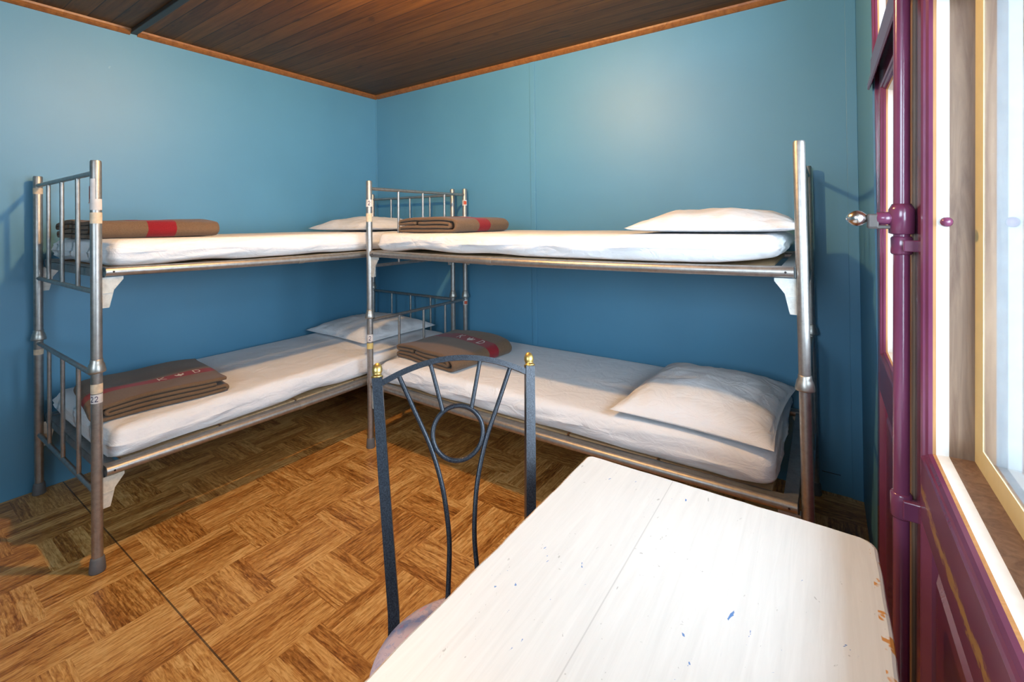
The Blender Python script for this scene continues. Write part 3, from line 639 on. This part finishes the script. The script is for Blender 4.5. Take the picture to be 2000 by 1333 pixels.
# ------------------------------------------------------------------ folded blankets
def blanket(label, loc, rot, L, Wd, Hh, stripe, flip=None, letters=True, seed=0, layers=3, bulge=.0, tpos=None, tail=True):
    """folded wool: spiral profile in local x/z, outer loop at +x, extruded along y; stripe = (y0,y1) of the red band"""
    t = Hh * .225; path = []
    half = L / 2
    def arc(cx, cz, r, a0, a1, k=8): return [(cx + r * math.cos(math.radians(a0 + (a1 - a0) * i / k)), cz + r * math.sin(math.radians(a0 + (a1 - a0) * i / k))) for i in range(k + 1)]
    zt = Hh - t / 2; zb = t / 2; zi1 = zb + (zt - zb) * .36; zi2 = zb + (zt - zb) * .68
    def lin(xa, xb, z, k=12): return [(xa + (xb - xa) * i / k, z) for i in range(k + 1)]
    ro = (zt - zb) / 2
    zi2 = zb + (zt - zb) * .667; zi1 = zb + (zt - zb) * .333
    if tail:                                                            # the far edge is tucked under itself
        rt = (zt - zi2) / 2; path += lin(-half + .14, -half + rt, zi2, 8) + arc(-half + rt, zt - rt, rt, 270, 90, 8)[1:-1]
    path += lin(-half + .010, half - ro, zt, 22)                        # top sheet, left to right
    path += arc(half - ro, (zt + zb) / 2, ro, 90, -90, 12)[1:-1]        # outer loop at +x
    path += lin(half - ro, -half + (zi1 - zb) / 2, zb, 22)              # bottom, right to left
    path += arc(-half + (zi1 - zb) / 2 + .004, (zb + zi1) / 2, (zi1 - zb) / 2, 270, 90, 8)[1:-1]
    path += lin(-half + .02, half - .055, zi1, 18)
    path += arc(half - .055, (zi1 + zi2) / 2, (zi2 - zi1) / 2, -90, 90, 8)[1:-1]
    path += lin(half - .055, -half + (.165 if tail else .05), zi2, 18)
    ys = [0.0]; yl = sorted(set([0, .012, .03, Wd - .03, Wd - .012, Wd, stripe[0], stripe[1]] + [Wd * i / 16 for i in range(17)])); ys = []
    for y in yl:
        if not ys or y - ys[-1] > .004 or y in stripe: ys.append(y)
    R = Matrix.Rotation(rot, 3, 'Z'); so = Vector((seed * 5.1, seed, 0))
    def wav(x, y, z):
        k = z / Hh
        return Vector((noise.noise(Vector((y * 7, z * 30, 1)) + so) * .009 * k, noise.noise(Vector((x * 6, z * 9, 5)) + so) * .012, (noise.noise(Vector((x * 5, y * 5, 2)) + so) * .012 - .010 * (2 * abs(x) / L) ** 3 + bulge * math.exp(-((x - .02) / .16) ** 2 - ((y - Wd * .95) / .12) ** 2)) * k))
    n = len(path); nr = []
    for i in range(n):
        a = path[max(i - 1, 0)]; b = path[min(i + 1, n - 1)]; d = Vector((b[0] - a[0], b[1] - a[1])).normalized(); nr.append(Vector((-d.y, d.x)))
    mb = MB(); O = []; I = []
    def W3(x, y, z): q = Vector((x, y - Wd / 2, z)) + wav(x, y, max(0, z)); q.z = max(q.z, .0); p = R @ q; return Vector((p.x + loc[0], p.y + loc[1], p.z + loc[2]))
    for y in ys:
        sh = .5 * t
        ey = min(y, Wd - y); sh *= .72 + .28 * min(1, ey / .012)
        O.append([W3(path[i][0] + nr[i].x * sh, y, path[i][1] + nr[i].y * sh) for i in range(n)])
        I.append([W3(path[i][0] - nr[i].x * sh, y, path[i][1] - nr[i].y * sh) for i in range(n)])
    m = len(ys); V = [p for r in O for p in r] + [p for r in I for p in r]; o = n * m; F = []; mi = []
    for j in range(m - 1):
        red = 1 if (stripe[0] - .001 <= ys[j] and ys[j + 1] <= stripe[1] + .001) else 0
        for i in range(n - 1):
            F.append([j * n + i, j * n + i + 1, (j + 1) * n + i + 1, (j + 1) * n + i]); mi.append(red)
            F.append([o + j * n + i, o + (j + 1) * n + i, o + (j + 1) * n + i + 1, o + j * n + i + 1]); mi.append(red)
        for i in (0, n - 1): F.append([j * n + i, (j + 1) * n + i, o + (j + 1) * n + i, o + j * n + i]); mi.append(red)
    for j in (0, m - 1):
        for i in range(n - 1): F.append([j * n + i, o + j * n + i, o + j * n + i + 1, j * n + i + 1]); mi.append(0)
    mb.v = V; mb.f = F; mb.m = mi; mb.s = [True] * len(F)
    c = R @ Vector((0, 0, 0)); e = thing('blanket', label, 'blanket', (loc[0], loc[1], loc[2]), 'folded brown wool blankets')
    mb.build('wool', [MWOOL, MRED], e)
    if letters:
        sw = stripe[1] - stripe[0]; hl = sw * .62; yc = (stripe[0] + stripe[1]) / 2; sg = -1 if flip else 1
        def put(x0, segs, w=.15, nm='letter'):
            lt = MB()
            def fn(u, v): 
                x = tpos[0] + sg * (x0 + u * hl * .8); y = yc + sg * (v - .5) * hl
                p = W3(x, y, zt + t * .5); return Vector((p.x, p.y, p.z + .0022))
            stroke(lt, segs, fn, w); lt.build(nm, MLET, e)
        put(0, [[(.1, 0), (.1, 1)], [(.9, 1), (.15, .45)], [(.3, .55), (.95, 0)]])
        # leaf-like emblem
        put(tpos[1], [[(.5, -.05), (.5, .9)], [(.5, .12), (.1, .35), (.0, .75)], [(.5, .12), (.9, .35), (1.0, .75)], [(.2, .3), (.8, .3)], [(.3, .45), (.7, .45)], [(.35, .6), (.65, .6)], [(.12, .5), (.88, .5)]], .20, 'leaf_emblem')
        put(tpos[1] * 2, [[(.1, 0), (.1, 1), (.55, 1), (.85, .75), (.9, .4), (.7, .08), (.1, 0)]])
    return e
HP = math.pi / 2
blanket('brown blanket folded long and high on the upper left bunk, with a bright red band', (.46, -1.755, 1.2025), 0, .50, .46, .078, (.180, .285), letters=False, seed=1)
blanket('brown folded blanket on the lower left bunk, lettered red stripe pointing away', (.550, -1.735, .4845), -HP - .12, .475, .48, .070, (.255, .315), True, seed=2, tpos=(-.005, .068), tail=False)
blanket('brown folded blanket on the upper bunk at the back wall', (1.372, -.585, 1.2005), -.05, .44, .43, .080, (.175, .265), False, seed=3, tpos=(-.10, .085))
blanket('brown folded blanket on the lower back bunk, its red stripe lettered K and D', (1.322, -.535, .4805), -.12, .485, .45, .082, (.262, .338), False, seed=4, bulge=.022, tpos=(-.040, .082))

# ------------------------------------------------------------------ table
tx0, tx1, ty0, ty1, tz = 2.685, 3.172, -2.62, -1.640, .75
T = thing('table', 'narrow white painted wooden table with chipped paint, by the window', 'table', ((tx0 + tx1) / 2, (ty0 + ty1) / 2, 0))
def tabletop():
    bm = bmesh.new(); rc = .022; pts = []
    for cx, cy, a0 in ((tx1 - rc, ty1 - rc, 0), (tx0 + rc * .6, ty1 - rc * .6, 90), (tx0 + rc, ty0 + rc, 180), (tx1 - rc, ty0 + rc, 270)):
        r = rc * .6 if a0 == 90 else rc
        for k in range(7): a = math.radians(a0 + 15 * k); pts.append((cx + r * math.cos(a), cy + r * math.sin(a)))
    dense = []
    for i, p in enumerate(pts):
        q = pts[(i + 1) % len(pts)]; d = math.hypot(q[0] - p[0], q[1] - p[1]); k = max(1, int(d / .02))
        for j in range(k): dense.append((p[0] + (q[0] - p[0]) * j / k, p[1] + (q[1] - p[1]) * j / k))
    cx, cy = (tx0 + tx1) / 2, (ty0 + ty1) / 2; n = len(dense); mb = MB(); rings = []
    for ins, z in ((.004, tz - .030), (.0, tz - .026), (.0, tz - .006), (.0015, tz - .002), (.005, tz)):
        ring = []
        for (x, y) in dense:
            w = noise.noise(Vector((x * 16, y * 16, 4))) * .0022 + noise.noise(Vector((x * 60, y * 60, 4))) * .0008
            dx, dy = (x - cx), (y - cy); sx = (tx1 - tx0) / 2; sy = (ty1 - ty0) / 2; ex = abs(dx) / sx; ey = abs(dy) / sy
            nx = math.copysign(1, dx) if ex > .93 else 0; ny = math.copysign(1, dy) if ey > .96 else 0
            ring.append((x - nx * (ins + w), y - ny * (ins + w), z))
        rings.append(ring)
    V = [p for r in rings for p in r]; F = []
    for i in range(len(rings) - 1):
        for k in range(n): F.append([i * n + k, i * n + (k + 1) % n, (i + 1) * n + (k + 1) % n, (i + 1) * n + k])
    F.append([(len(rings) - 1) * n + k for k in range(n)]); F.append(list(range(n))[::-1])
    mb.add(V, F); return mb
tabletop().build('tabletop', MTAB, T)
ap = MB(); i = .035
for a, b in (((tx0 + i, ty0 + i, tz - .12), (tx0 + i + .018, ty1 - i, tz - .030)), ((tx1 - i - .018, ty0 + i, tz - .12), (tx1 - i, ty1 - i, tz - .030)), ((tx0 + i + .018, ty1 - i - .018, tz - .12), (tx1 - i - .018, ty1 - i, tz - .030)), ((tx0 + i + .018, ty0 + i, tz - .12), (tx1 - i - .018, ty0 + i + .018, tz - .030))):
    ap.box(a, b)
ap.build('apron', MTAB, T)
for x in (tx0 + .058, tx1 - .058):
    for y in (ty0 + .058, ty1 - .058):
        mb = MB(); vs = []
        for z, h in ((tz - .030, .021), (tz - .14, .021), (0, .014)): vs += [(x - h, y - h, z), (x + h, y - h, z), (x + h, y + h, z), (x - h, y + h, z)]
        fs = [[3, 2, 1, 0], [8, 9, 10, 11]]
        for a in (0, 4): fs += [[a + k, a + (k + 1) % 4, a + 4 + (k + 1) % 4, a + 4 + k] for k in range(4)]
        mb.add(vs, fs).build('leg', MTAB, T)

# ------------------------------------------------------------------ chair
CC = Vector((2.38907, -1.72876, .90)); th = math.radians(46.053)
CE = Vector((math.cos(th), math.sin(th), 0)); CN = Vector((math.sin(th), -math.cos(th), 0))      # across the back / towards the table
CD = (CN * .1566 + Vector((0, 0, -.44))).normalized(); CF = CE.cross(CD).normalized()
def BP(s, t): return CC + CE * s + CD * t
ch = thing('chair', 'black metal chair with a sunburst back, brass finials and floral seat, by the table', 'chair', (CC.x + CN.x * .3, CC.y + CN.y * .3, 0))
def sqbar(pts, wv, w, d, name, mat=MHAM):
    """bar of rectangular section along pts, w in-plane, d across"""
    mb = MB(); vs = []; n = len(pts)
    for i, p in enumerate(pts):
        t = (pts[min(i + 1, n - 1)] - pts[max(i - 1, 0)]).normalized(); b = wv; a = t.cross(b).normalized()
        for sa, sb_ in ((-1, -1), (1, -1), (1, 1), (-1, 1)): vs.append(p + a * sa * w / 2 + b * sb_ * d / 2)
    fs = [[3, 2, 1, 0], [4 * (n - 1) + k for k in range(4)]]
    for i in range(n - 1): fs += [[4 * i + k, 4 * i + (k + 1) % 4, 4 * i + 4 + (k + 1) % 4, 4 * i + 4 + k] for k in range(4)]
    mb.add(vs, fs); return mb.build(name, mat, ch)
for sgn in (-1, 1):
    top = BP(sgn * .1785, 0); k = (.1378 - .1785) / .467; bend = BP(sgn * .1378, .467); foot = Vector((bend.x, bend.y, 0)) - CN * .10 + CE * sgn * .03
    p = sqbar([top, BP(sgn * (.1785 + k * .2), .2), BP(sgn * .1385, .44), bend, bend.lerp(foot, .10) + CN * .012, foot], CF, .0215, .0215, 'back_post')
    MB().lathe([(-.001, .0125), (.003, .0135), (.004, .0115), (.007, .0090), (.009, .0100), (.014, .0115), (.020, .0112), (.027, .0085), (.031, .0045), (.032, .0005)], top, -CD).build('finial', MGOLD, p)
    fl = Vector((CC.x, CC.y, 0)) + CN * .54 + CE * sgn * .165
    sqbar([Vector((fl.x - CN.x * .03, fl.y - CN.y * .03, .44)), fl], CN, .02, .02, 'front_leg')
arch = []
for i in range(21):
    s = -.168 + .336 * i / 20; arch.append(BP(s, .005 - .0435 * (1 - (s / .168) ** 2) + .008))
sqbar(arch, CF, .0125, .016, 'top_arch')
def spline(P, n=28):
    out = []
    P = [P[0]] + P + [P[-1]]
    for i in range(1, len(P) - 2):
        for k in range(n // (len(P) - 3)):
            t = k / (n // (len(P) - 3)); a, b, c, d = P[i - 1], P[i], P[i + 1], P[i + 2]
            out.append(tuple(.5 * ((2 * b[j]) + (-a[j] + c[j]) * t + (2 * a[j] - 5 * b[j] + 4 * c[j] - d[j]) * t * t + (-a[j] + 3 * b[j] - 3 * c[j] + d[j]) * t ** 3) for j in (0, 1)))
    out.append(P[-1]); return out
ctrl = [(.133, -.006), (.100, .068), (.0625, .152), (.040, .226), (.030, .288), (.0265, .342), (.030, .402), (.036, .478)]
for sgn in (-1, 1):
    MB().tube([BP(sgn * a, b) for a, b in spline(ctrl)], .0052, 12).build('curved_rod', MHAM, ch)
    MB().tube([BP(sgn * .0585, -.022), BP(sgn * .033, .083)], .0048, 12).build('spoke', MHAM, ch)
MB().tube([BP(.0565 * math.cos(math.radians(a)), .1315 + .0565 * math.sin(math.radians(a))) for a in range(0, 365, 8)], .0052, 12, 0, False).build('ring', MHAM, ch)
# seat: round upholstered cushion
sc_ = Vector((CC.x, CC.y, 0)) + CN * .280 - CE * .020; SRAD = .158
SE = MB(); prof = [(.445, .0), (.445, SRAD - .03), (.450, SRAD - .010), (.462, SRAD), (.478, SRAD - .004), (.490, SRAD - .022), (.498, SRAD - .07), (.502, .05), (.503, 0)]
SE.lathe(prof, sc_, (0, 0, 1), 48); SE.build('seat', MFLO, ch)
fm = MB(); fm.tube([sc_ + Vector(((SRAD - .012) * math.cos(math.radians(a)), (SRAD - .012) * math.sin(math.radians(a)), .436)) for a in range(0, 361, 10)], .009, 10, 0, False); fm.build('seat_frame', MHAM, ch)

# ------------------------------------------------------------------ ceiling lamp
ML, nt, b = newmat('glowing_bulb'); b.inputs['Emission Color'].default_value = (1.0, .60, .25, 1); b.inputs['Emission Strength'].default_value = 1900
LA = thing('ceiling_lamp', 'small bare bulb in a white holder on the dark boarded ceiling', 'lamp', LAMP)
MB().lathe([(0, .030), (.012, .034), (.03, .045), (.036, .045)], (LAMP[0], LAMP[1], LAMP[2] + .068)).build('lamp_holder', MWHT, LA)
MB().lathe([(-.034, .0005), (-.030, .016), (-.018, .029), (0, .035), (.018, .030), (.036, .019), (.055, .015), (.068, .015)], LAMP, (0, 0, 1), 20).build('bulb', ML, LA)
